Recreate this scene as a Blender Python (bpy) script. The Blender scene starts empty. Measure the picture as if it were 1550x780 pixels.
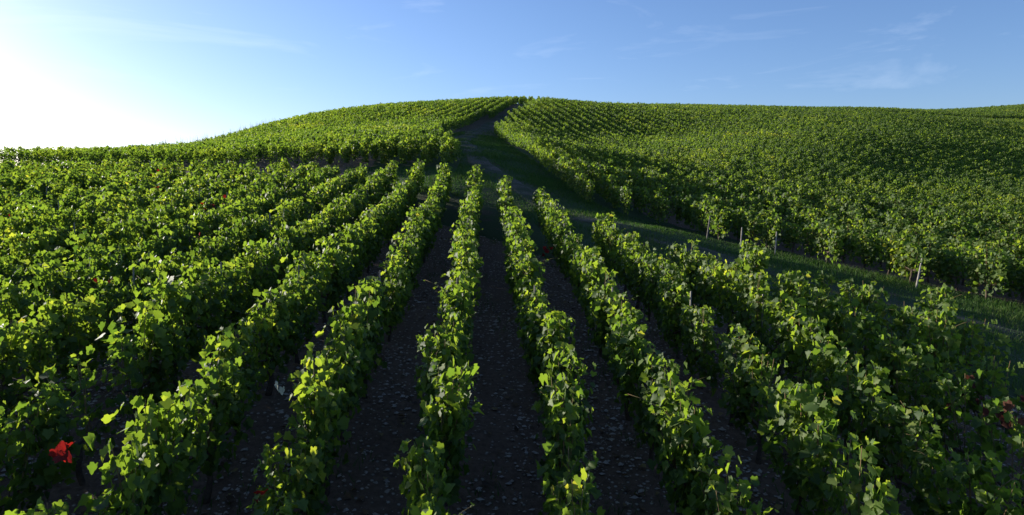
import bpy, math, random
import numpy as np
from mathutils import Vector

# ---------------------------------------------------------------- camera
scene = bpy.context.scene
C = scene.collection
CAM_Z = 4.4
cam_data = bpy.data.cameras.new('camera')
cam = bpy.data.objects.new('camera', cam_data)
C.objects.link(cam)
cam.location = (0, 0, CAM_Z)
cam.rotation_euler = (math.radians(90) - math.atan(90 / 1047), 0, 0)
cam_data.sensor_width = 36
cam_data.lens = 36 * 1047 / 1550
cam_data.clip_start = 0.1
cam_data.clip_end = 9000
scene.camera = cam

# ---------------------------------------------------------------- light
SUN_AZ, SUN_EL = math.radians(-57), math.radians(13.5)
world = bpy.data.worlds.new('World')
scene.world = world
world.use_nodes = True
nt = world.node_tree
nt.nodes.clear()
out = nt.nodes.new('ShaderNodeOutputWorld')
bg = nt.nodes.new('ShaderNodeBackground')
sky = nt.nodes.new('ShaderNodeTexSky')
sky.sky_type = 'NISHITA'
sky.sun_disc = False
sky.sun_elevation = SUN_EL
sky.sun_rotation = SUN_AZ
sky.altitude = 200
sky.air_density = 1.0
sky.dust_density = 0.6
sky.ozone_density = 5.0
bg.inputs['Strength'].default_value = 0.10
# thin cirrus wisps, part of the sky itself
tc = nt.nodes.new('ShaderNodeTexCoord')
mp = nt.nodes.new('ShaderNodeMapping')
mp.inputs['Rotation'].default_value = (0.0, math.radians(12), 0.0)
mp.inputs['Location'].default_value = (0.3, 0.2, 0.55)
mp.inputs['Scale'].default_value = (1.6, 1.6, 9.0)
ns = nt.nodes.new('ShaderNodeTexNoise')
ns.inputs['Scale'].default_value = 2.3
ns.inputs['Detail'].default_value = 5
ns.inputs['Roughness'].default_value = 0.62
ns.inputs['Distortion'].default_value = 0.6
cr = nt.nodes.new('ShaderNodeMapRange')
cr.inputs['From Min'].default_value = 0.56
cr.inputs['From Max'].default_value = 0.80
cr.inputs['To Max'].default_value = 0.16
mx = nt.nodes.new('ShaderNodeMix')
mx.data_type = 'RGBA'
mx.inputs['B'].default_value = (6.4, 7.0, 8.0, 1)
L = nt.links.new
L(tc.outputs['Generated'], mp.inputs['Vector'])
L(mp.outputs['Vector'], ns.inputs['Vector'])
L(ns.outputs['Fac'], cr.inputs['Value'])
L(cr.outputs['Result'], mx.inputs['Factor'])
tint = nt.nodes.new('ShaderNodeVectorMath')     # the camera's cooler rendering of clear air
tint.operation = 'MULTIPLY'
tint.inputs[1].default_value = (1.14, 0.97, 1.0)
L(sky.outputs['Color'], tint.inputs[0])
L(tint.outputs[0], mx.inputs['A'])
L(mx.outputs['Result'], bg.inputs['Color'])
L(bg.outputs['Background'], out.inputs['Surface'])

sd = bpy.data.lights.new('sun', 'SUN')
sd.energy = 5.0
sd.angle = math.radians(0.6)
sd.color = (1.0, 0.93, 0.80)
sun = bpy.data.objects.new('sun', sd)
C.objects.link(sun)
S = Vector((math.sin(SUN_AZ) * math.cos(SUN_EL), math.cos(SUN_AZ) * math.cos(SUN_EL), math.sin(SUN_EL)))
sun.rotation_euler = (-S).to_track_quat('-Z', 'Y').to_euler()

scene.view_settings.view_transform = 'Standard'
scene.view_settings.look = 'None'
scene.view_settings.exposure = 1.0
scene.view_settings.gamma = 1.0
scene.view_settings.use_curve_mapping = False
scene.render.engine = 'CYCLES'
scene.cycles.max_bounces = 6
scene.cycles.transmission_bounces = 4
scene.cycles.use_denoising = True

rng = np.random.default_rng(7)

# ---------------------------------------------------------------- helpers
def mesh_np(name, verts, faces, nside, mats, tint=None, smooth=False, midx=None):
    """verts (n,3), faces (m,nside) int, optional per-face tint"""
    me = bpy.data.meshes.new(name)
    verts = np.ascontiguousarray(verts, dtype=np.float32)
    faces = np.ascontiguousarray(faces, dtype=np.int32)
    me.vertices.add(len(verts)); me.vertices.foreach_set('co', verts.ravel())
    me.loops.add(faces.size); me.loops.foreach_set('vertex_index', faces.ravel())
    me.polygons.add(len(faces))
    me.polygons.foreach_set('loop_start', np.arange(0, faces.size, nside, dtype=np.int32))
    me.polygons.foreach_set('use_smooth', np.full(len(faces), smooth))
    if tint is not None:
        a = me.attributes.new('tint', 'FLOAT', 'FACE')
        a.data.foreach_set('value', np.ascontiguousarray(tint, dtype=np.float32))
    for m in mats: me.materials.append(m)
    if midx is not None: me.polygons.foreach_set('material_index', np.ascontiguousarray(midx, dtype=np.int32))
    me.update(calc_edges=True)
    return me

def put(name, me, parent=None, loc=(0, 0, 0), rot=(0, 0, 0), **props):
    o = bpy.data.objects.new(name, me)
    C.objects.link(o)
    o.location = loc
    o.rotation_euler = rot
    if parent is not None: o.parent = parent
    for k, v in props.items(): o[k] = v
    return o

def empty(name, loc, **props):
    o = bpy.data.objects.new(name, None)
    C.objects.link(o)
    o.location = loc
    o.empty_display_size = 0.2
    for k, v in props.items(): o[k] = v
    return o

def tube(pts, rad, n=6):
    """verts, quads of a tube along a polyline"""
    pts = np.asarray(pts, float); rad = np.asarray(rad, float)
    V = []; F = []
    for i, p in enumerate(pts):
        d = pts[min(i + 1, len(pts) - 1)] - pts[max(i - 1, 0)]
        d /= np.linalg.norm(d) + 1e-9
        a = np.cross(d, (0.3, 1, 0.1)); a /= np.linalg.norm(a)
        b = np.cross(d, a)
        for k in range(n):
            t = 2 * math.pi * k / n
            V.append(p + rad[i] * (a * math.cos(t) + b * math.sin(t)))
    for i in range(len(pts) - 1):
        for k in range(n):
            F.append((i * n + k, i * n + (k + 1) % n, (i + 1) * n + (k + 1) % n, (i + 1) * n + k))
    m = len(V)
    V.append(pts[0]); V.append(pts[-1])
    for k in range(n):
        F.append((m, (k + 1) % n, k, m)); F.append((m + 1, (len(pts) - 1) * n + k, (len(pts) - 1) * n + (k + 1) % n, m + 1))
    return np.array(V), F

def mesh_py(name, V, F, mats, smooth=False):
    me = bpy.data.meshes.new(name)
    F = [tuple(dict.fromkeys(f)) for f in F]
    me.from_pydata([tuple(v) for v in V], [], F)
    for m in mats: me.materials.append(m)
    if smooth:
        for p in me.polygons: p.use_smooth = True
    return me

def join(parts):
    V = []; F = []; n = 0
    for v, f in parts:
        V.append(np.asarray(v)); F += [tuple(i + n for i in q) for q in f]; n += len(v)
    return np.concatenate(V), F

# ---------------------------------------------------------------- terrain: surveyed points (x, y, z in metres)
CTRL = [
  (-0.61, 4.72, 1.11), (-0.76, 8.8, 1.93), (-1.09, 14.7, 2.64), (-1.32, 21.3, 3.4), (-1.56, 26.5, 4.33), (-2.97, 5.2, 1.63), (-2.95, 8.3, 2.2),
  (-3.33, 20, 3.39), (-4.08, 5.6, 1.68), (-4.01, 6.2, 1.8), (-4.07, 8, 2.16), (-4.1, 9.4, 2.3), (2.88, 4.7, 1.12), (3.75, 5.2, 1.22),
  (3.86, 8, 1.48), (4.82, 7.6, 1.29), (5.89, 8.1, 1.29), (5.75, 10.3, 1.75), (4.51, 12.9, 2.15), (4.6, 10.6, 1.97), (3.59, 9.06, 1.79),
  (4.65, 9.4, 1.74), (2.61, 6.3, 1.55), (3.42, 13, 2.27), (-23.48, 32, 5.01), (-14.91, 30, 4.95), (-7.55, 29, 4.84), (-3.2, 27, 4.6),
  (-12.54, 17, 3.2), (-7.29, 9.8, 2.26), (-8.49, 17, 3.2), (-29.32, 40, 6.1), (-38.91, 44, 6.27), (-27.3, 55, 7.34), (-27.38, 61, 8.25),
  (-27.52, 67, 9.31), (-27.23, 77, 11.23), (-22.53, 87, 13.81), (-15.64, 95, 15.76), (-25.26, 80, 12.14), (-7.05, 100, 17.16), (-15.04, 58, 9.41),
  (-19.67, 49, 7.4), (-9.89, 60, 10.02), (10.17, 103, 17.19), (22.86, 108, 17.67), (42.39, 106, 17.11), (60.6, 112, 17.69), (81.31, 128, 19.64),
  (109.4, 150, 22.47), (12.13, 30, 3.2), (16.11, 40, 5.09), (18.89, 47, 6.52), (23.27, 58, 8.65), (28.84, 72, 11.31), (23.98, 44, 5.28),
  (33.65, 62, 9.03), (45.51, 84, 12.82), (56, 88, 12.79), (59.15, 93, 13.85), (67.38, 106, 15.93), (23.6, 32, 3.2), (36.72, 50, 5.56),
  (57.08, 78, 10.17), (13.8, 65, 9.31), (8.83, 75, 12), (4.11, 58, 8.65), (5.46, 25.5, 3.2), (5.46, 49, 7.08), (12.53, 52, 7.31),
  (4.38, 37, 5.29), (-1.06, 28, 4.8), (-2.7, 38, 6.73), (-0.21, 45, 7.58), (-1.64, 58, 9.58), (-5.65, 52, 8.85), (1.19, 84, 14.57),
  (3.1, 100, 17.71), (7.55, 23, 2.75), (11.12, 19.5, 1.97), (13.09, 17.5, 1.54), (5.16, 24, 3.37), (0, 0, 0.35), (-8, 0, 0.9),
  (8, 0, -0.45), (0, -15, -2), (25, -10, -3), (-25, -10, -1), (-30, 10, 3.3), (-40, 75, 4), (-80, 60, -2),
  (-60, 110, 8), (-20, 150, 14), (20, 150, 16.5), (70, 160, 18.5), (120, 170, 19.5), (160, 140, 17), (0, 230, 10),
  (120, 240, 14), (-90, 160, 2), (-90, 20, -1),]
def K(a, b):
    r2 = ((a[:, None, :] - b[None, :, :]) ** 2).sum(-1)
    return 0.5 * r2 * np.log(r2 + 1e-9)
CTRL = np.array(CTRL)
SC = 20.0
_X = CTRL[:, :2] / SC
_n = len(CTRL)
_A = np.zeros((_n + 3, _n + 3))
_A[:_n, :_n] = K(_X, _X) + np.eye(_n) * 0.004
_A[:_n, _n] = 1; _A[:_n, _n + 1:] = _X
_A[_n, :_n] = 1; _A[_n + 1:, :_n] = _X.T
_w = np.linalg.solve(_A, np.r_[CTRL[:, 2], 0, 0, 0])

def height(x, y):
    x = np.asarray(x, float); y = np.asarray(y, float)
    shp = np.broadcast(x, y).shape
    x = np.broadcast_to(x, shp).ravel(); y = np.broadcast_to(y, shp).ravel()
    z = np.empty(len(x))
    for i in range(0, len(x), 50000):
        q = np.c_[x[i:i + 50000], y[i:i + 50000]] / SC
        z[i:i + 50000] = K(q, _X) @ _w[:_n] + _w[_n] + q @ _w[_n + 1:]
    d = np.hypot(x - 30, y - 80)
    t = np.clip((d - 150) / 220, 0, 1); t = t * t * (3 - 2 * t)
    return (z * (1 - t) + (-30) * t).reshape(shp)

# ---------------------------------------------------------------- materials
def new_mat(name):
    m = bpy.data.materials.new(name); m.use_nodes = True
    t = m.node_tree; t.nodes.clear()
    o = t.nodes.new('ShaderNodeOutputMaterial')
    return m, t, o

def ramp(t, stops):
    r = t.nodes.new('ShaderNodeValToRGB')
    e = r.color_ramp.elements
    while len(e) < len(stops): e.new(0.5)
    for el, (p, c) in zip(e, stops):
        el.position = p; el.color = (*c, 1)
    return r

def noise(t, scale, detail=4, rough=0.6, coord='Object'):
    tc = t.nodes.new('ShaderNodeTexCoord'); n = t.nodes.new('ShaderNodeTexNoise')
    n.inputs['Scale'].default_value = scale; n.inputs['Detail'].default_value = detail
    n.inputs['Roughness'].default_value = rough
    t.links.new(tc.outputs[coord], n.inputs['Vector'])
    return n

def leaf_mat(name, stops, trans=(0.30, 0.52, 0.03), tfac=0.42, rough=0.42):
    """thin leaf: coloured by a per-leaf tint, lets sunlight through, slight waxy gloss"""
    m, t, o = new_mat(name)
    at = t.nodes.new('ShaderNodeAttribute'); at.attribute_name = 'tint'
    geo = t.nodes.new('ShaderNodeNewGeometry')
    wn = t.nodes.new('ShaderNodeTexNoise'); wn.inputs['Scale'].default_value = 0.35; wn.inputs['Detail'].default_value = 3
    t.links.new(geo.outputs['Position'], wn.inputs['Vector'])
    mr = t.nodes.new('ShaderNodeMapRange'); mr.inputs['From Min'].default_value = 0.3; mr.inputs['From Max'].default_value = 0.7
    mr.inputs['To Min'].default_value = -0.13; mr.inputs['To Max'].default_value = 0.13
    t.links.new(wn.outputs['Fac'], mr.inputs['Value'])
    ad = t.nodes.new('ShaderNodeMath'); ad.operation = 'ADD'; ad.use_clamp = True
    t.links.new(at.outputs['Fac'], ad.inputs[0]); t.links.new(mr.outputs['Result'], ad.inputs[1])
    r = ramp(t, stops); t.links.new(ad.outputs[0], r.inputs['Fac'])
    p = t.nodes.new('ShaderNodeBsdfPrincipled')
    p.inputs['Roughness'].default_value = rough
    p.inputs['Specular IOR Level'].default_value = 0.35
    t.links.new(r.outputs['Color'], p.inputs['Base Color'])
    tr = t.nodes.new('ShaderNodeBsdfTranslucent')
    mm = t.nodes.new('ShaderNodeVectorMath'); mm.operation = 'MULTIPLY'; mm.inputs[1].default_value = trans
    t.links.new(r.outputs['Color'], mm.inputs[0]); t.links.new(mm.outputs[0], tr.inputs['Color'])
    mix = t.nodes.new('ShaderNodeMixShader'); mix.inputs['Fac'].default_value = tfac
    t.links.new(p.outputs[0], mix.inputs[1]); t.links.new(tr.outputs[0], mix.inputs[2])
    t.links.new(mix.outputs[0], o.inputs['Surface'])
    return m

LEAF = leaf_mat('vine_leaf', [(0.0, (0.024, 0.053, 0.014)), (0.35, (0.052, 0.094, 0.020)), (0.62, (0.094, 0.143, 0.026)),
                              (0.84, (0.148, 0.187, 0.032)), (1.0, (0.22, 0.22, 0.045))], trans=(3.0, 2.85, 1.0), tfac=0.5, rough=0.6)
RED = leaf_mat('red_leaf', [(0.0, (0.09, 0.010, 0.010)), (1.0, (0.27, 0.022, 0.014))], trans=(1.6, 0.9, 0.8), rough=.75)
RUST = leaf_mat('rust_leaf', [(0.0, (0.05, 0.012, 0.010)), (1.0, (0.13, 0.045, 0.018))], trans=(1.0, 0.9, 0.8), rough=.8)
GRASS = leaf_mat('grass_blade', [(0.0, (0.022, 0.058, 0.010)), (0.6, (0.050, 0.110, 0.016)), (1.0, (0.12, 0.14, 0.035))], trans=(1.4, 1.5, 0.8), tfac=0.35, rough=0.75)
WEED = leaf_mat('dry_weed', [(0.0, (0.10, 0.10, 0.06)), (1.0, (0.22, 0.19, 0.12))], trans=(1, 1, 1), tfac=0.3, rough=0.8)

def bark_mat(name, a, b, scale=30):
    m, t, o = new_mat(name)
    n = noise(t, scale, 5, 0.7)
    r = ramp(t, [(0.3, a), (0.7, b)]); t.links.new(n.outputs['Fac'], r.inputs['Fac'])
    p = t.nodes.new('ShaderNodeBsdfPrincipled'); p.inputs['Roughness'].default_value = 0.9
    t.links.new(r.outputs['Color'], p.inputs['Base Color'])
    bp = t.nodes.new('ShaderNodeBump'); bp.inputs['Strength'].default_value = 0.6; bp.inputs['Distance'].default_value = 0.01
    t.links.new(n.outputs['Fac'], bp.inputs['Height']); t.links.new(bp.outputs['Normal'], p.inputs['Normal'])
    t.links.new(p.outputs[0], o.inputs['Surface'])
    return m
BARK = bark_mat('vine_bark', (0.035, 0.022, 0.015), (0.11, 0.075, 0.05))
WOOD = bark_mat('weathered_post', (0.20, 0.17, 0.14), (0.46, 0.42, 0.36), 18)
DARKWOOD = bark_mat('grey_post', (0.07, 0.06, 0.05), (0.22, 0.20, 0.18), 18)
SHOOT = bark_mat('green_cane', (0.10, 0.10, 0.03), (0.22, 0.12, 0.05), 12)
def metal_mat(name, col, rough):
    m, t, o = new_mat(name)
    p = t.nodes.new('ShaderNodeBsdfPrincipled')
    n = noise(t, 60, 3); r = ramp(t, [(0.35, tuple(c * 0.6 for c in col)), (0.7, col)])
    t.links.new(n.outputs['Fac'], r.inputs['Fac']); t.links.new(r.outputs['Color'], p.inputs['Base Color'])
    p.inputs['Metallic'].default_value = 0.85; p.inputs['Roughness'].default_value = rough
    t.links.new(p.outputs[0], o.inputs['Surface'])
    return m
WIRE = metal_mat('galvanised_wire', (0.22, 0.21, 0.2), 0.6)
STEEL = metal_mat('weathered_steel', (0.28, 0.26, 0.24), 0.6)

def ground_mat(name, dark, mid, pebble, pebfac, gravel_scale, green=None, glo=.46, fade=False):
    m, t, o = new_mat(name)
    big = noise(t, 0.55, 5, 0.6); fine = noise(t, 14, 6, 0.75)
    r = ramp(t, [(0.30, dark), (0.72, mid)]); t.links.new(fine.outputs['Fac'], r.inputs['Fac'])
    tc = t.nodes.new('ShaderNodeTexCoord')
    v = t.nodes.new('ShaderNodeTexVoronoi'); v.inputs['Scale'].default_value = gravel_scale; v.inputs['Randomness'].default_value = 1
    t.links.new(tc.outputs['Object'], v.inputs['Vector'])
    st = t.nodes.new('ShaderNodeMapRange'); st.inputs['From Min'].default_value = 0.30; st.inputs['From Max'].default_value = 0.16
    t.links.new(v.outputs['Distance'], st.inputs['Value'])
    sel = t.nodes.new('ShaderNodeSeparateColor'); t.links.new(v.outputs['Color'], sel.inputs[0])
    gt = t.nodes.new('ShaderNodeMath'); gt.operation = 'LESS_THAN'; gt.inputs[1].default_value = pebfac
    t.links.new(sel.outputs['Red'], gt.inputs[0])
    mu = t.nodes.new('ShaderNodeMath'); mu.operation = 'MULTIPLY'
    t.links.new(st.outputs['Result'], mu.inputs[0]); t.links.new(gt.outputs[0], mu.inputs[1])
    hv = t.nodes.new('ShaderNodeMix'); hv.data_type = 'RGBA'
    hv.inputs['A'].default_value = (*[c * 0.45 for c in pebble], 1); hv.inputs['B'].default_value = (*pebble, 1)
    t.links.new(sel.outputs['Green'], hv.inputs['Factor'])
    mx = t.nodes.new('ShaderNodeMix'); mx.data_type = 'RGBA'
    t.links.new(mu.outputs[0], mx.inputs['Factor']); t.links.new(r.outputs['Color'], mx.inputs['A'])
    t.links.new(hv.outputs['Result'], mx.inputs['B'])
    col = mx.outputs['Result']
    if green:
        gm = t.nodes.new('ShaderNodeMapRange'); gm.inputs['From Min'].default_value = glo; gm.inputs['From Max'].default_value = glo + 0.14
        gm.inputs['To Max'].default_value = 0.85
        t.links.new(big.outputs['Fac'], gm.inputs['Value'])
        if fade:     # the worn upper part of the lane is bare brown earth
            sp = t.nodes.new('ShaderNodeSeparateXYZ'); t.links.new(tc.outputs['Object'], sp.inputs[0])
            fy = t.nodes.new('ShaderNodeMapRange'); fy.inputs['From Min'].default_value = 48; fy.inputs['From Max'].default_value = 60
            fy.inputs['To Min'].default_value = 1; fy.inputs['To Max'].default_value = 0.12
            t.links.new(sp.outputs['Y'], fy.inputs['Value'])
            fm = t.nodes.new('ShaderNodeMath'); fm.operation = 'MULTIPLY'
            t.links.new(gm.outputs['Result'], fm.inputs[0]); t.links.new(fy.outputs['Result'], fm.inputs[1])
        g2 = t.nodes.new('ShaderNodeMix'); g2.data_type = 'RGBA'; g2.inputs['B'].default_value = (*green, 1)
        t.links.new((fm.outputs[0] if fade else gm.outputs['Result']), g2.inputs['Factor']); t.links.new(col, g2.inputs['A']); col = g2.outputs['Result']
    p = t.nodes.new('ShaderNodeBsdfPrincipled'); p.inputs['Roughness'].default_value = 0.95
    p.inputs['Specular IOR Level'].default_value = 0.2
    t.links.new(col, p.inputs['Base Color'])
    add = t.nodes.new('ShaderNodeMath'); add.operation = 'ADD'
    t.links.new(fine.outputs['Fac'], add.inputs[0]); t.links.new(mu.outputs[0], add.inputs[1])
    bp = t.nodes.new('ShaderNodeBump'); bp.inputs['Strength'].default_value = 0.9; bp.inputs['Distance'].default_value = 0.05
    t.links.new(add.outputs[0], bp.inputs['Height']); t.links.new(bp.outputs['Normal'], p.inputs['Normal'])
    t.links.new(p.outputs[0], o.inputs['Surface'])
    return m
SOIL = ground_mat('chalky_vineyard_soil', (0.080, 0.050, 0.033), (0.215, 0.145, 0.100), (0.60, 0.53, 0.44), 0.5, 13)
TRACKM = ground_mat('gravel_track', (0.06, 0.048, 0.036), (0.14, 0.115, 0.09), (0.40, 0.38, 0.35), 0.45, 14, green=(0.024, 0.040, 0.012), glo=.38)
VERGE = ground_mat('grassy_earth', (0.040, 0.030, 0.018), (0.10, 0.075, 0.048), (0.30, 0.27, 0.23), 0.12, 12, green=(0.030, 0.060, 0.014), glo=.30, fade=True)
STONE = ground_mat('chalk_stone', (0.26, 0.21, 0.17), (0.62, 0.54, 0.46), (0.68, 0.60, 0.52), 0.3, 6)

# ---------------------------------------------------------------- ground
def graded(a, b, step, far, n):
    core = np.arange(a, b + step, step)
    g = np.geomspace(step, far, n)
    return np.r_[(a - g)[::-1], core, core[-1] + g]
gx = graded(-62, 128, 0.7, 3200, 26); gy = graded(-8, 150, 0.6, 3200, 26)
GX, GY = np.meshgrid(gx, gy)
GZ = height(GX, GY)
GZ = GZ + 0.02 * np.sin(GX * 3.1 + 1.3 * np.sin(GY * 1.7)) * np.sin(GY * 2.3)
nx, ny = len(gx), len(gy)
idx = np.arange(nx * ny).reshape(ny, nx)
F = np.stack([idx[:-1, :-1], idx[:-1, 1:], idx[1:, 1:], idx[1:, :-1]], -1).reshape(-1, 4)
put('ground', mesh_np('ground', np.stack([GX, GY, GZ], -1).reshape(-1, 3), F, 4, [SOIL], smooth=True), kind='structure')

# the farm track: along the ends of the near rows, then up the hill between the two upper blocks
TRACK = np.array([(22, 5.5), (16, 9.8), (12, 12.6), (10.2, 14.3), (8.6, 16), (6.3, 19), (3.8, 22.4), (1.9, 25.2), (0.5, 28.8), (-1.0, 33), (-2.1, 39),
                  (-3.3, 46), (-3.6, 53), (-2.9, 63), (-1.2, 76), (0.6, 88), (1.6, 99), (3.2, 125)], float)
def resample(P, step):
    # Catmull-Rom
    Q = np.r_[[2 * P[0] - P[1]], P, [2 * P[-1] - P[-2]]]
    out = []
    for i in range(1, len(Q) - 2):
        n = max(2, int(np.linalg.norm(Q[i + 1] - Q[i]) / step))
        t = np.linspace(0, 1, n, endpoint=False)[:, None]
        out.append(0.5 * (2 * Q[i] + (Q[i + 1] - Q[i - 1]) * t + (2 * Q[i - 1] - 5 * Q[i] + 4 * Q[i + 1] - Q[i + 2]) * t ** 2
                          + (-Q[i - 1] + 3 * Q[i] - 3 * Q[i + 1] + Q[i + 2]) * t ** 3))
    return np.concatenate(out + [P[-1:]])
TC = resample(TRACK, 0.5)
TD = np.gradient(TC, axis=0); TD /= np.linalg.norm(TD, axis=1)[:, None]
TN = np.c_[TD[:, 1], -TD[:, 0]]
def ribbon(name, lo, hi, m, lift, mat, wob, i0=0, i1=None, taper=False):
    T, N_ = TC[i0:i1], TN[i0:i1]
    lat = np.linspace(0, 1, m)
    k = np.arange(len(T))
    a = lo * (1 + wob * np.sin(k * .37)); b = hi * (1 + wob * np.sin(k * .29 + 1) + .5 * wob * np.sin(k * 1.1))
    if taper:
        f = np.interp(T[:, 1], [0, 38, 52, 60, 200], [1, 1, .55, .42, .36]); a = a * f; b = b * f
    q = a[:, None] + (b - a)[:, None] * lat[None, :]
    P = T[:, None, :] + N_[:, None, :] * q[..., None]
    Z = height(P[..., 0], P[..., 1]) + lift
    Z[:, 0] -= lift + .06; Z[:, -1] -= lift + .06
    idx = np.arange(P.shape[0] * m).reshape(-1, m)
    F = np.stack([idx[:-1, :-1], idx[1:, :-1], idx[1:, 1:], idx[:-1, 1:]], -1).reshape(-1, 4)[:, ::-1]
    put(name, mesh_np(name, np.c_[P.reshape(-1, 2), Z.ravel()], F, 4, [mat], smooth=True), kind='structure')
ribbon('verge', -5.5, 5.5, 25, .035, VERGE, .05, taper=True)
ribbon('track', -0.7, 0.7, 9, .065, TRACKM, .2)

# ---------------------------------------------------------------- leaves
def half(pts):   # mirror an outline
    return pts + [(-x, y) for x, y in reversed(pts) if abs(x) > 1e-6]
FULL = half([(0, -0.02), (0.20, -0.17), (0.43, -0.10), (0.40, 0.11), (0.56, 0.27), (0.43, 0.44), (0.26, 0.54), (0.19, 0.70), (0, 0.84)])
MID = half([(0, -0.05), (0.46, -0.05), (0.52, 0.36), (0, 0.86)])
def template(kind):
    if kind == 'full': o = FULL
    elif kind == 'mid': o = MID
    else:
        V = np.array([(0, -0.1, 0), (0.5, 0.3, 0.16), (0, 0.85, -0.08), (-0.5, 0.3, 0.16)], float)
        return V, np.array([(0, 1, 2), (0, 2, 3)])
    V = [(0, 0.28, 0.0)] + [(x, y, 0.34 * abs(x) - 0.22 * max(0, y - .2) ** 2 - (0.015 if i % 2 else 0)) for i, (x, y) in enumerate(o)]
    n = len(o)
    return np.array(V, float), np.array([(0, 1 + k, 1 + (k + 1) % n) for k in range(n)])
TEMPL = {k: template(k) for k in ('full', 'mid', 'far')}

def leaves(pos, nrm, tip, size, kind):
    """place leaf templates; returns verts, tris, leaf index per tri"""
    T, TF = TEMPL[kind]
    nrm = nrm / (np.linalg.norm(nrm, axis=1)[:, None] + 1e-9)
    tip = tip - (tip * nrm).sum(1)[:, None] * nrm
    tip /= np.linalg.norm(tip, axis=1)[:, None] + 1e-9
    sx = np.cross(tip, nrm)
    curl = rng.normal(1.1, 0.8, len(pos))[:, None, None] if kind == 'full' else 1.0
    if kind == 'full': sx = sx * rng.uniform(.8, 1.12, len(pos))[:, None]
    V = pos[:, None, :] + size[:, None, None] * (T[None, :, 0:1] * sx[:, None, :] + T[None, :, 1:2] * tip[:, None, :] + T[None, :, 2:3] * curl * nrm[:, None, :])
    k = len(T)
    F = (TF[None] + (np.arange(len(pos)) * k)[:, None, None]).reshape(-1, 3)
    return V.reshape(-1, 3), F, np.repeat(np.arange(len(pos)), len(TF))

def canopy(r, n, half_len=0.5, wid=0.155, z0=0.34, z1=1.2, shoots=11, rough=1.0):
    """leaf centres on the upright shoots of one trained vine: x along the row, y across, z up"""
    sx = np.sort(r.uniform(-half_len, half_len, shoots)); sl = r.normal(0, 0.07 * rough, shoots)
    bump = 0.93 + (0.10 if rough == 1 else 0.06) * np.cos(sx / half_len * math.pi * .9) + r.normal(0, 0.07 * rough, shoots)
    k = r.integers(0, shoots, n); t = r.beta(1.5, 1.05, n)
    top = z0 + (z1 - z0) * bump[k]
    z = z0 + (top - z0) * t
    w = wid * (0.65 + 0.55 * np.sin(np.clip(t, 0, 1) * math.pi * 0.9))
    side = r.choice([-1, 1], n)
    y = np.clip(sl[k] * t + side * np.abs(r.normal(0, 0.55, n)) * w, -.22, .22)
    x = sx[k] + r.normal(0, 0.06, n) + r.normal(0, 0.03, n)
    pos = np.c_[x, y, z]
    nrm = np.c_[r.normal(0, 0.6, n), np.sign(y) * (0.6 + np.abs(y) * 2) + r.normal(0, 0.6, n), 0.30 + 0.15 * t + r.normal(0, 0.5, n)]
    tip = np.c_[r.normal(0, 0.6, n), np.sign(y) * 0.4 + r.normal(0, 0.4, n), -0.9 + r.normal(0, 0.5, n)]
    return pos, nrm, tip, t, (sx, sl, bump)

def vine_mesh(name, seed, n, size, kind, mat, extra=0, wild=0.0, yellow=0.0, base=.41):
    r = np.random.default_rng(seed)
    z0 = 0.16
    pos, nrm, tip, t, (sx, sl, bump) = canopy(r, n, z0=z0, wid=.125 if n > 350 else .105)
    sz = r.normal(size, size * 0.26, n).clip(size * .5, size * 1.5)
    tint = np.clip((base + (.09 if yellow > .05 else 0)) + 0.14 * (t - 0.4) + r.normal(0, 0.15, n) + np.where(r.random(n) < yellow, 0.30, 0), 0, 1)
    # long free shoots that escape the trimming
    P2 = [pos]; N2 = [nrm]; T2 = [tip]; S2 = [sz]; C2 = [tint]; canes = []
    for k in range(extra):
        b = np.array([r.uniform(-.45, .45), r.normal(0, .06), 0.95])
        d = np.array([r.normal(0, .25), r.normal(0, .25 + wild), 1.0]); d /= np.linalg.norm(d)
        ln = r.uniform(0.2, 0.45)
        m = 7; q = np.linspace(0, 1, m)
        bend = np.array([r.normal(0, .15), r.normal(0, .15), -0.12])
        pts = b + d * (q * ln)[:, None] + bend * (q ** 2)[:, None]
        canes.append(tube(pts, np.linspace(0.004, 0.002, m), 4))
        pp = pts[1:] + r.normal(0, 0.025, (m - 1, 3))
        P2.append(pp); N2.append(r.normal(0, .6, (m - 1, 3)) + [0, 0, .6]); T2.append(r.normal(0, 1, (m - 1, 3)) + d * .3)
        S2.append(np.linspace(size, size * .45, m - 1)); C2.append(np.clip(0.6 + r.normal(0, .1, m - 1), 0, 1))
    pos, nrm, tip, sz, tint = [np.concatenate(a) for a in (P2, N2, T2, S2, C2)]
    V, F, li = leaves(pos, nrm, tip, sz, kind)
    for k in range(len(sx)):     # the canes that carry the leaves
        top = z0 + (1.2 - z0) * bump[k] - .03
        q = np.linspace(0, 1, 4)
        pts = np.c_[sx[k] * (0.6 + 0.4 * q), sl[k] * q, 0.38 + (top - 0.40) * q]
        canes.append(tube(pts, np.linspace(0.006, 0.003, 4), 4))
    cv, cf = join(canes)
    ct = np.array([tri for f in cf for tri in ([f[:3], (f[0], f[2], f[3])] if len(set(f)) == 4 else [tuple(dict.fromkeys(f))])])
    return mesh_np(name, np.r_[V, cv], np.r_[F, ct + len(V)], 3, [mat, SHOOT], smooth=True, tint=np.r_[tint[li], np.full(len(ct), .5)],
                   midx=np.r_[np.zeros(len(F), int), np.ones(len(ct), int)])

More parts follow.
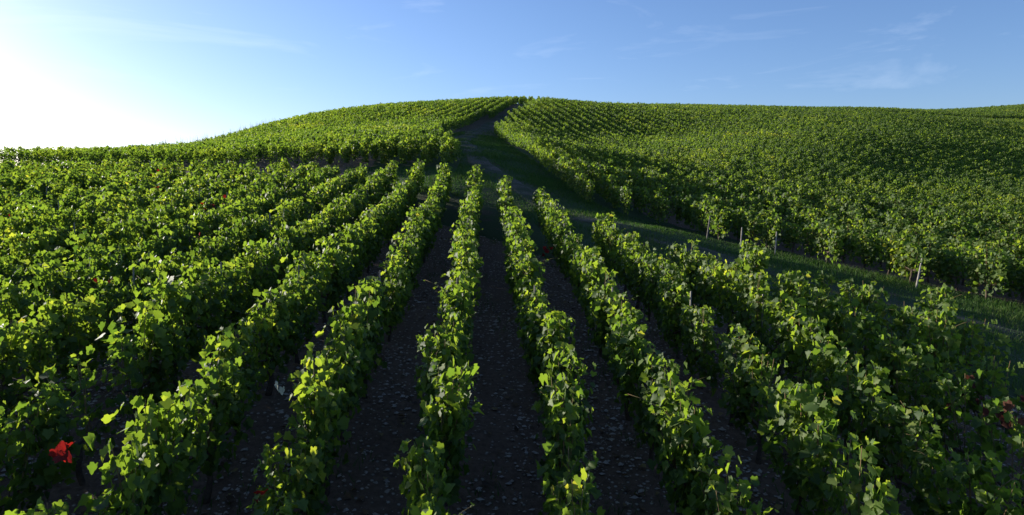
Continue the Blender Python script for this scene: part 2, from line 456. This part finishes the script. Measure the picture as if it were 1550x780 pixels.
NV = 14
NEAR = [vine_mesh('vine_foliage', 100 + i, 540, 0.078, 'full', LEAF, extra=(0, 1, 2, 3, 1)[i % 5], wild=0.15 * (i % 3), yellow=0.006, base=.43) for i in range(NV)]
NEARY = [vine_mesh('vine_foliage_yellowing', 700 + i, 480, 0.078, 'full', LEAF, extra=2, wild=0.2, yellow=0.07) for i in range(3)]
SPARSE = [vine_mesh('vine_foliage_sparse', 300 + i, 300, 0.083, 'full', LEAF, extra=2, wild=0.3, yellow=0.02) for i in range(5)]
MIDV = [vine_mesh('vine_foliage_mid', 500 + i, 340, 0.092, 'mid', LEAF, extra=(i % 3), wild=0.1, yellow=0.02) for i in range(8)]
MIDY = [vine_mesh('vine_foliage_yellowing', 600 + i, 340, 0.092, 'mid', LEAF, extra=1, wild=0.1, yellow=0.08) for i in range(3)]

def trunk_mesh(seed):
    r = np.random.default_rng(seed)
    q = np.linspace(0, 1, 7)
    pts = np.c_[r.normal(0, .012, 7).cumsum(), r.normal(0, .010, 7).cumsum(), -0.06 + 0.50 * q]
    parts = [tube(pts, 0.032 - 0.008 * q + r.normal(0, .003, 7), 7)]
    for s in (-1, 1):
        arm = pts[-1] + np.c_[s * np.linspace(0, .38, 5), r.normal(0, .01, 5), np.linspace(-.02, .05, 5)]
        parts.append(tube(arm, np.linspace(.020, .009, 5), 6))
    V, F = join(parts)
    return mesh_py('vine_trunk', V, F, [BARK], smooth=True)
TRUNKS = [trunk_mesh(40 + i) for i in range(5)]
q = np.array([(0, 0, -0.1), (0, 0, 0.6), (0.004, 0, 1.24)])
v_, f_ = tube(q, [0.014, 0.013, 0.012], 6)
STAKE = mesh_py('stake', v_, f_, [STEEL])

# ---------------------------------------------------------------- rows
CREST_A = np.radians([-60, -36.5, -32, -26, -23, -17.7, -12, -6, 0, 6, 11.6, 17, 22.5, 27.5, 32, 36.5, 60])
CREST_R = np.array([40, 48, 52, 60, 67, 88, 96, 98, 104, 106, 112, 122, 128, 134, 146, 168, 168]) + 4.0   # distance to the ridge in each direction

def in_view(x, y, m=3.0):
    return (np.abs(x) - m < 0.80 * y + 0.5) & (np.hypot(x, y) < np.interp(np.arctan2(x, y), CREST_A, CREST_R))

def line_pts(p0, d, ymin, ymax, step=1.0):
    """vine stations along p0 + s*d"""
    s = np.arange(ymin, ymax, step)
    return p0[0] + d[0] / d[1] * s, s

def angle_of(d): return math.atan2(d[1], d[0])

def row_wires(x, y, parent, ox, oy, oz, hs=(0.60, 0.86)):
    parts = []
    k = max(2, len(x) // 4)
    sel = np.unique(np.linspace(0, len(x) - 1, k).astype(int))
    z = height(x[sel], y[sel])
    for h in hs:
        parts.append(tube(np.c_[x[sel] - ox, y[sel] - oy, z + h - oz], np.full(len(sel), 0.0016), 3))
    V, F = join(parts)
    put('wire', mesh_py('wire', V, F, [WIRE]), parent)

def clump_row(x, y, z, ang, r, dist, yel):
    """leaves of the far part of a row in one foliage mesh (level of detail falls with distance)"""
    allp = []; alln = []; allt = []; alls = []; allc = []
    ca, sa = math.cos(ang), math.sin(ang)
    for i in range(len(x)):
        d = dist[i]
        n = int(np.clip(280 * (36 / d) ** 0.8, 130, 280))
        s = min(0.13, 0.095 * math.sqrt(280 / n))
        vig = np.clip(r.normal(1.0, 0.045), .7, 1.15)
        pos, nrm, tip, t, _ = canopy(r, n, half_len=0.46, wid=0.085, z0=0.15, z1=1.14 * vig, shoots=10, rough=.4)
        tint = 0.40 + 0.12 * (t - .4) + r.normal(0, .11, n) + r.normal(0, .07) + yel[i]
        for a in (pos, nrm, tip):
            ax = a[:, 0] * ca - a[:, 1] * sa; ay = a[:, 0] * sa + a[:, 1] * ca
            a[:, 0] = ax; a[:, 1] = ay
        pos += [x[i], y[i], z[i]]
        allp.append(pos); alln.append(nrm); allt.append(tip); allc.append(np.clip(tint, 0, 1))
        alls.append(r.normal(s, s * .18, n).clip(s * .5, s * 1.4))
    return leaves(*[np.concatenate(a) for a in (allp, alln, allt, alls)], 'far') + (np.concatenate(allc),)

def yellow_patch(x, y):
    v = np.sin(x * .31 + 1.0) * np.sin(y * .23 + .4) + .5 * np.sin(x * .83 + y * .57)
    return np.clip(v - .45, 0, 1) * .22

def make_row(x, y, d, label, group, r, sparse=0.0, near_limit=42.0, full_limit=19.0, trunk_limit=26.0, gaps=0.0, fade=False, stakes=True, yellowing=0.0):
    if len(x) == 0: return None
    dist = np.hypot(x, y)
    k0 = int(dist.argmin())
    ox, oy = float(x[k0]), float(y[k0]); oz = float(height(ox, oy))
    root = empty('vine_row', (ox, oy, oz), label=label, category='vine row', group=group)
    z = height(x, y)
    ang = angle_of(d)
    yel = yellow_patch(x, y) + yellowing * np.clip((48 - dist) / 14, 0, 1)
    nearm = dist < near_limit
    for i in np.nonzero(nearm)[0]:
        if r.random() < gaps: continue
        full = dist[i] < full_limit
        if full:
            if r.random() < sparse and not (sparse < .7 and y[i] > 8.5): me = SPARSE[r.integers(len(SPARSE))]
            else: me = (NEARY[r.integers(3)] if r.random() < yellowing * 3 else NEAR[r.integers(NV)])
        else: me = (MIDY if r.random() < yel[i] * 3.0 + 0.03 else MIDV)[r.integers(3)] if r.random() < .5 or yel[i] > .1 else MIDV[r.integers(len(MIDV))]
        sc = np.clip(r.normal(1.0, 0.05) + .04 * math.sin(x[i] * 3.1 + y[i] * .9) + .03 * math.sin(y[i] * 2.3 + x[i]), .72, 1.2) * (0.94 if sparse > .7 else .97 if sparse > .3 and y[i] < 8.5 else 1)
        o = put('grapevine', me, root, (x[i] - ox + (r.normal(0, .035) if full else 0), y[i] - oy + r.normal(0, .05), z[i] - oz), (r.normal(0, .05), r.normal(0, .05), ang + (math.pi if r.random() < .5 else 0)))
        o.scale = (1.08, sc * r.uniform(.9, 1.15), sc)
        if dist[i] < trunk_limit: put('trunk', TRUNKS[r.integers(5)], o)
        if stakes and dist[i] < 24 and i % 6 == 2:
            put('stake', STAKE, root, (x[i] - ox + 0.5 * d[0], y[i] - oy + 0.5 * d[1], z[i] - oz))
    far = ~nearm
    if far.any():
        V, F, li, tint = clump_row(x[far], y[far], z[far], ang, r, dist[far], yel[far])
        V = V - [ox, oy, oz]
        me = mesh_np('row_foliage', V, F, 3, [LEAF], tint=tint[li])
        put('foliage', me, root)
    if nearm.sum() > 3: row_wires(x[nearm], y[nearm], root, ox, oy, oz)
    return root

ORD = ['first', 'second', 'third', 'fourth', 'fifth', 'sixth', 'seventh', 'eighth', 'ninth', 'tenth', 'eleventh', 'twelfth', 'thirteenth', 'fourteenth',
       'fifteenth', 'sixteenth', 'seventeenth', 'eighteenth', 'nineteenth']
TENS = ['', '', 'twenty', 'thirty', 'forty', 'fifty', 'sixty', 'seventy', 'eighty', 'ninety', 'hundred']
def ordinal(n):
    if n <= 19: return ORD[n - 1]
    if n >= 100: return 'hundredth' if n == 100 else 'hundred and ' + ordinal(n - 100)
    t, u = divmod(n, 10)
    return TENS[t][:-1] + 'ieth' if u == 0 else TENS[t] + '-' + ORD[u - 1]

# near field -----------------------------------------------------
ENDX = [-40, -23.4, -14.6, -7.5, -4.5, -2.3, -1.5, -.3, .9, 2.3, 3.5, 4.5, 5.65, 6.9, 8.2]
ENDY = [32.5, 30.6, 29.2, 28.2, 27.4, 27, 26.4, 25.0, 22.3, 17.6, 14.2, 13.4, 12.2, 11.3, 9.6]
DN = np.array([-0.038, 1.0]); DN /= np.linalg.norm(DN)
NEAR_LABELS = {
 0: 'straight leafy vine row left of the dark aisle leading to the hill track',
 -1: 'bushy vine row second left of the middle aisle, curled white leaf at its side',
 -2: 'thick vine row starting by the bottom left scarlet leaves, third left of the aisle',
 -3: 'vine row with tall lit tips directly behind the row with scarlet leaves',
 1: 'leafy vine row right of the dark middle aisle, one clump leaning out rightwards',
 2: 'vine row leaning right in the foreground, second to the right of the middle aisle',
 3: 'full vine row running towards the bottom right corner, third right of the middle aisle',
 4: 'dense vine row ending near the gravel track, fourth right of the middle aisle',
 5: 'ragged shaded vine row with pinkish leaf tips near the grassy track',
 6: 'thin gappy vine row of small dark vines beside the grassy track',
 7: 'short outermost vine row with reddish leaves at the right edge of the near field'}
SPOTS_RED = [(-3.28, 4.75, 2.62, 'RED', 7, .06), (-7.41, 17.1, 4.25, 'RED', 9, .16), (-12.66, 25.3, 5.32, 'RED', 12, .2), (-10.4, 20.3, 4.7, 'RED', 10, .16),
             (-10.54, 14.5, 3.95, 'RED', 8, .16), (-5.22, 8.9, 3.3, 'RED', 4, .10), (-7.31, 13.1, 3.75, 'RED', 4, .10), (0.75, 14.8, 3.3, 'RED', 6, .13),
             (-5.91, 13.0, 3.7, 'RED', 3, .08), (-1.75, 4.65, 2.32, 'RED', 2, .05), (5.0, 7.2, 2.2, 'RUST', 14, .22), (4.7, 6.4, 2.3, 'RUST', 12, .2),
             (5.6, 7.0, 2.3, 'RUST', 10, .2), (3.9, 8.9, 2.4, 'RUST', 8, .18)]
near_rows = {}
r = np.random.default_rng(11)
for k in range(-30, 8):
    x0 = -0.41 + 1.09 * k
    x, y = line_pts((x0, 0), DN, 0.8 + r.uniform(0, .5), 34)
    ok = in_view(x, y, 4.0) & (y < np.interp(x, ENDX, ENDY))
    x, y = x[ok], y[ok]
    if len(x) < 2: continue
    lab = NEAR_LABELS.get(k) or ('backlit vine row in the left field, %s left of the dark middle aisle' % ordinal(1 - k))
    sp = {5: .6, 6: .9, 7: .9}.get(k, .08)
    near_rows[k] = make_row(x, y, DN, lab, 'vine rows of the near field', r, sparse=sp, yellowing=(.12 if k < -5 else 0), stakes=k < 5, gaps={4: .02, 5: .06, 6: .22, 7: .2}.get(k, 0 if k > -4 else .03))

# coloured leaves on single shoots of near rows
for (px, py, pz, mt, n, sp) in SPOTS_RED:
    k = int(round((px + 0.038 * py + 0.41) / 1.09)); k = max(min(near_rows), min(max(near_rows), k))
    root = near_rows[k]
    xx = -0.41 + 1.09 * k - 0.038 * py
    px = xx + np.clip(px - xx, -.45, .45)
    pz = float(height(px, py)) + float(np.clip(pz - height(px, py), .75, 1.3))
    pos = np.c_[r.normal(0, sp * .6, n), r.normal(0, sp * .6, n), r.normal(0, sp * .55, n)]
    V, F, li = leaves(pos, r.normal(0, .6, (n, 3)) + [-.3, -.5, .5], r.normal(0, .5, (n, 3)) + [0, 0, -.8], r.normal(.082, .018, n), 'full')
    me = mesh_np('autumn_leaves', V, F, 3, [RED if mt == 'RED' else RUST], tint=r.random(n)[li])
    put('autumn_leaves', me, root, (px - root.location.x, py - root.location.y, pz - root.location.z),
        label='scarlet autumn leaves' if mt == 'RED' else 'rust brown autumn leaves')

k = -1
px, py = -2.12, 6.15
V, F, li = leaves(np.array([(0, 0, 0), (.03, .02, -.05)], float), np.array([(-1, -.6, .1), (-.4, -1, .4)], float), np.array([(0, 0, -1.), (.2, 0, -1)]), np.array([.10, .08]), 'full')
PALE = leaf_mat('pale_leaf', [(0, (.40, .42, .28)), (1, (.55, .55, .42))], trans=(1, 1, 1), tfac=.3)
put('curled_leaf', mesh_np('curled_leaf', V, F, 3, [PALE], tint=np.ones(len(F))), near_rows[k],
    (px - near_rows[k].location.x, py - near_rows[k].location.y, float(height(px, py)) + 1.05 - near_rows[k].location.z), label='pale curled leaf')

# left hill block --------------------------------------------------
DL = np.array([0.12, 1.0]); DL /= np.linalg.norm(DL)
LFX = [-80, -40, -24, -14.6, -7.5, -2.6, 6]; LFY = [52, 43, 38.3, 35.4, 33.6, 32.8, 32.8]
LEY = [30, 36.8, 42, 50, 63, 81, 93, 100, 140]; LEX = [-2.5, -2.7, -4.0, -5.5, -3.9, -1.3, 0.5, 4.5, 12]     # track-side edge
r = np.random.default_rng(12)
n_ = 0
for k in range(0, 90):
    x0 = -2.6 - 0.12 * 37 + 0 + 3.3 * 1.02 - 1.02 * k - .4
    x, y = line_pts((x0, 0), DL, 30 + r.uniform(0, .5), 150)
    ok = in_view(x, y, 4.0) & (y > np.interp(x, LFX, LFY)) & (x < np.interp(y, LEY, LEX))
    x, y = x[ok], y[ok]
    if len(x) < 2: continue
    n_ += 1
    if n_ == 1: lab = 'upper vine row of the left hill bordering the dirt track near the ridge'
    else: lab = 'vine row on the left hill, %s in from the dirt track' % ordinal(n_)
    make_row(x, y, DL, lab, 'vine rows on the left hill', r, near_limit=36, trunk_limit=0, stakes=False)

# right hill block -------------------------------------------------
DR = np.array([-0.15, 1.0]); DR /= np.linalg.norm(DR)
RFX = [-5, 3.2, 5.65, 6.7, 7.5, 8.5, 11.1, 13.1, 18, 40, 160]; RFY = [30, 28.2, 26.2, 24, 23, 22.3, 19.5, 17.5, 13, 5, 0]
REY = [20, 28, 35, 44, 58, 76, 88, 99, 140]; REX = [3.2, 3.2, 1.8, -.1, -1.5, -.2, 1.8, 4.6, 12]
r = np.random.default_rng(13)
n_ = 0
for k in range(-14, 150):
    x0 = 3.2 + 0.15 * 28 + 0.05 + 1.12 * k
    x, y = line_pts((x0, 0), DR, 6 + r.uniform(0, .5), 200)
    ok = in_view(x, y, 4.0) & (y > np.interp(x, RFX, RFY)) & (x > np.interp(y, REY, REX))
    # farm lane across the far right shoulder
    lane = 101 + 0.13 * (x - 50)
    ok &= ~((x > 38) & (np.abs(y - lane) < 2.4))
    x, y = x[ok], y[ok]
    if len(x) < 3: continue
    n_ += 1
    if n_ == 1: lab = 'small uppermost vine row of the right hill ending at the top of the dirt track'
    elif k == 0: lab = 'long vine row of the right hill with its sunlit side along the dirt track'
    elif k < 0: lab = 'vine row ending at the upper dirt track, %s from the ridge gap' % ordinal(n_)
    else: lab = 'vine row of the right hill, %s in from the track side' % ordinal(k + 1)
    make_row(x, y, DR, lab, 'vine rows on the right hill', r, near_limit=36, trunk_limit=27, stakes=False, gaps=.01, yellowing=.09)

# ---------------------------------------------------------------- end posts of the right block
def post(loc, h, rad, lean, mat, label):
    r = np.random.default_rng(int(loc[0] * 100))
    q = np.linspace(0, 1, 6)
    pts = np.c_[lean[0] * q, lean[1] * q, -0.2 + (h + 0.2) * q]
    V, F = tube(pts, rad * (1 + r.normal(0, .05, 6)) * np.array([1, 1, 1, .98, .95, .8]), 10)
    z = float(height(*loc))
    o = put('trellis_post', mesh_py('trellis_post', V, F, [mat], smooth=False), None, (loc[0], loc[1], z),
            label=label, category='post', group='end posts of the right hill rows')
    return o
post((11.0, 18.75), .85, .024, (.16, 0), WOOD, 'pale leaning wooden post alone at the grassy edge of the right hill')
post((6.6, 23.5), .8, .025, (.12, 0), DARKWOOD, 'dark leaning post at a shaded row end, leftmost of three')
post((7.5, 22.65), .7, .022, (.03, 0), WOOD, 'grey upright post between two others at the shaded row ends')
post((8.4, 22.05), .78, .022, (.05, .02), WOOD, 'grey upright post at a shaded row end, rightmost of three')

# ---------------------------------------------------------------- stones on the soil
r = np.random.default_rng(21)
def stones(n, ylo, yhi, xlim, smin, smax):
    y = ylo + (yhi - ylo) * r.random(n) ** 1.3; x = r.uniform(-1, 1, n) * (y * .82 + 2)
    kk = (x + .038 * y + .41) / 1.09
    ok = (np.abs(kk - np.round(kk)) > .12) | (r.random(n) < .4)
    ok &= (y < np.interp(x, ENDX, ENDY) + 1)
    # patchy
    ok &= (np.sin(x * 2.1 + np.sin(y * 1.3)) + np.sin(y * 1.7 + 2 * np.sin(x)) + r.normal(0, 1, n)) > -.3
    x, y = x[ok], y[ok]; n = len(x)
    B = np.array([(1, 0, 0), (0, 1, 0), (-1, 0, 0), (0, -1, 0), (0, 0, .8), (0, 0, -.5)], float)
    BF = np.array([(0, 1, 4), (1, 2, 4), (2, 3, 4), (3, 0, 4), (1, 0, 5), (2, 1, 5), (3, 2, 5), (0, 3, 5)])
    s = smin + (smax - smin) * r.random(n) ** 3
    a = r.uniform(0, 6.28, n)
    V = B[None] * (1 + r.normal(0, .25, (n, 6, 3))) * s[:, None, None] * np.array([1, .75, .6])
    X = V[..., 0] * np.cos(a)[:, None] - V[..., 1] * np.sin(a)[:, None] + x[:, None]
    Y = V[..., 0] * np.sin(a)[:, None] + V[..., 1] * np.cos(a)[:, None] + y[:, None]
    Z = V[..., 2] + height(x, y)[:, None] + .01
    return np.stack([X, Y, Z], -1).reshape(-1, 3), (BF[None] + (np.arange(n) * 6)[:, None, None]).reshape(-1, 3)
V, F = stones(80000, 1.5, 24, 0, .010, .045)
put('gravel', mesh_np('gravel', V, F, 3, [STONE]), kind='stuff', label='pale chalk stones scattered over the dark soil between the rows', category='gravel')

# ---------------------------------------------------------------- grass
def blades(x, y, h, w, r, lean=.35):
    n = len(x); z = height(x, y)
    a = r.uniform(0, 6.28, n); l = r.normal(0, lean, (n, 2)) * h[:, None]
    dx = np.cos(a) * w; dy = np.sin(a) * w
    V = np.stack([np.c_[x - dx, y - dy, z - .02], np.c_[x + dx, y + dy, z - .02], np.c_[x + l[:, 0] * .4 + dx * .6, y + l[:, 1] * .4 + dy * .6, z + h * .6],
                  np.c_[x + l[:, 0], y + l[:, 1], z + h], np.c_[x + l[:, 0] * .4 - dx * .6, y + l[:, 1] * .4 - dy * .6, z + h * .6]], 1).reshape(-1, 3)
    F = (np.array([(0, 1, 2), (0, 2, 4), (4, 2, 3)])[None] + (np.arange(n) * 5)[:, None, None]).reshape(-1, 3)
    return V, F, n
r = np.random.default_rng(31)
n = 420000
i = r.integers(0, len(TC) - 60, n)
i = (i * (r.random(n) ** .25)).astype(int)
lt = r.uniform(-6.5, 6.5, n)
x = TC[i, 0] + TN[i, 0] * lt + r.normal(0, .2, n); y = TC[i, 1] + TN[i, 1] * lt + r.normal(0, .2, n)
ok = ~((y < np.interp(x, ENDX, ENDY) - .3) & (x < 7.5))
ok &= ~((y > np.interp(x, RFX, RFY) + .6) & (x > np.interp(y, REY, REX) + .5))
ok &= ~((y > np.interp(x, LFX, LFY)) & (x < np.interp(y, LEY, LEX)))
rut = .75 * np.exp(-((np.abs(lt) - .5) / .32) ** 2)
pn = np.sin(x * 1.1 + np.sin(y * .9)) * np.sin(y * .8 + 1.2 * np.sin(x * .7))
bare = np.clip((y - 50) / 14, 0, 1)
ok &= r.random(n) < (0.95 - 1.1 * rut + .35 * pn) * (1 - .93 * bare)
ok &= in_view(x, y, 4)
x, y = x[ok], y[ok]; pn = pn[ok]
d = np.hypot(x, y)
h = r.uniform(.06, .15, len(x)) * (1 + .5 * np.clip(pn, -.5, 1)); w = np.clip(.0016 * d * .25, .004, .02)
V, F, m = blades(x, y, h, w, r)
put('grass', mesh_np('grass', V, F, 3, [GRASS], tint=np.repeat(np.clip(r.normal(.45, .18, m) + .1 * pn, 0, 1), 3)), kind='stuff',
    label='short dark green grass along the farm track', category='grass')
# weeds between the near rows
n = 9000
cx = r.uniform(-9, 9, 260); cy = r.uniform(3, 24, 260); j = r.integers(0, 260, n)
x = cx[j] + r.normal(0, .13, n); y = cy[j] + r.normal(0, .22, n)
ok = y < np.interp(x, ENDX, ENDY); x, y = x[ok], y[ok]
V, F, m = blades(x, y, r.uniform(.04, .13, len(x)), np.full(len(x), .005), r, .6)
put('weeds', mesh_np('weeds', V, F, 3, [GRASS], tint=np.repeat(np.clip(r.normal(.5, .2, m), 0, 1), 3)), kind='stuff',
    label='small weed tufts on the soil between the vine rows', category='weeds')
# fallen leaves
n = 3500
y = r.uniform(1.5, 22, n); x = r.uniform(-1, 1, n) * (y * .8 + 1)
ok = y < np.interp(x, ENDX, ENDY); x, y = x[ok], y[ok]; n = len(x)
V, F, li = leaves(np.c_[x, y, height(x, y) + .035], r.normal(0, .25, (n, 3)) + [0, 0, 1], r.normal(0, 1, (n, 3)), r.uniform(.04, .085, n), 'mid')
LITTER = leaf_mat('fallen_leaf', [(0, (.06, .035, .02)), (.7, (.17, .10, .045)), (1, (.26, .20, .07))], trans=(1, 1, 1), tfac=.15, rough=.8)
put('leaf_litter', mesh_np('leaf_litter', V, F, 3, [LITTER], tint=r.random(n)[li]), kind='stuff', label='brown fallen vine leaves lying on the soil', category='leaf litter')
# tall dry weeds on the left skyline
n = 1500
ang = np.radians(r.uniform(-27, -16.5, n)); rad = np.interp(ang, CREST_A, CREST_R) - r.uniform(4, 9, n)
x = rad * np.sin(ang); y = rad * np.cos(ang)
keep = r.random(n) < np.clip(.5 + .6 * np.sin(x * 1.3) + .2, 0.1, 1); x, y = x[keep], y[keep]
V, F, m = blades(x, y, r.uniform(.9, 1.75, len(x)), np.full(len(x), .03), r, .1)
put('tall_weeds', mesh_np('tall_weeds', V, F, 3, [WEED], tint=np.repeat(r.random(m), 3)), kind='stuff',
    label='wispy dry weeds standing along the left skyline of the hill', category='weeds')
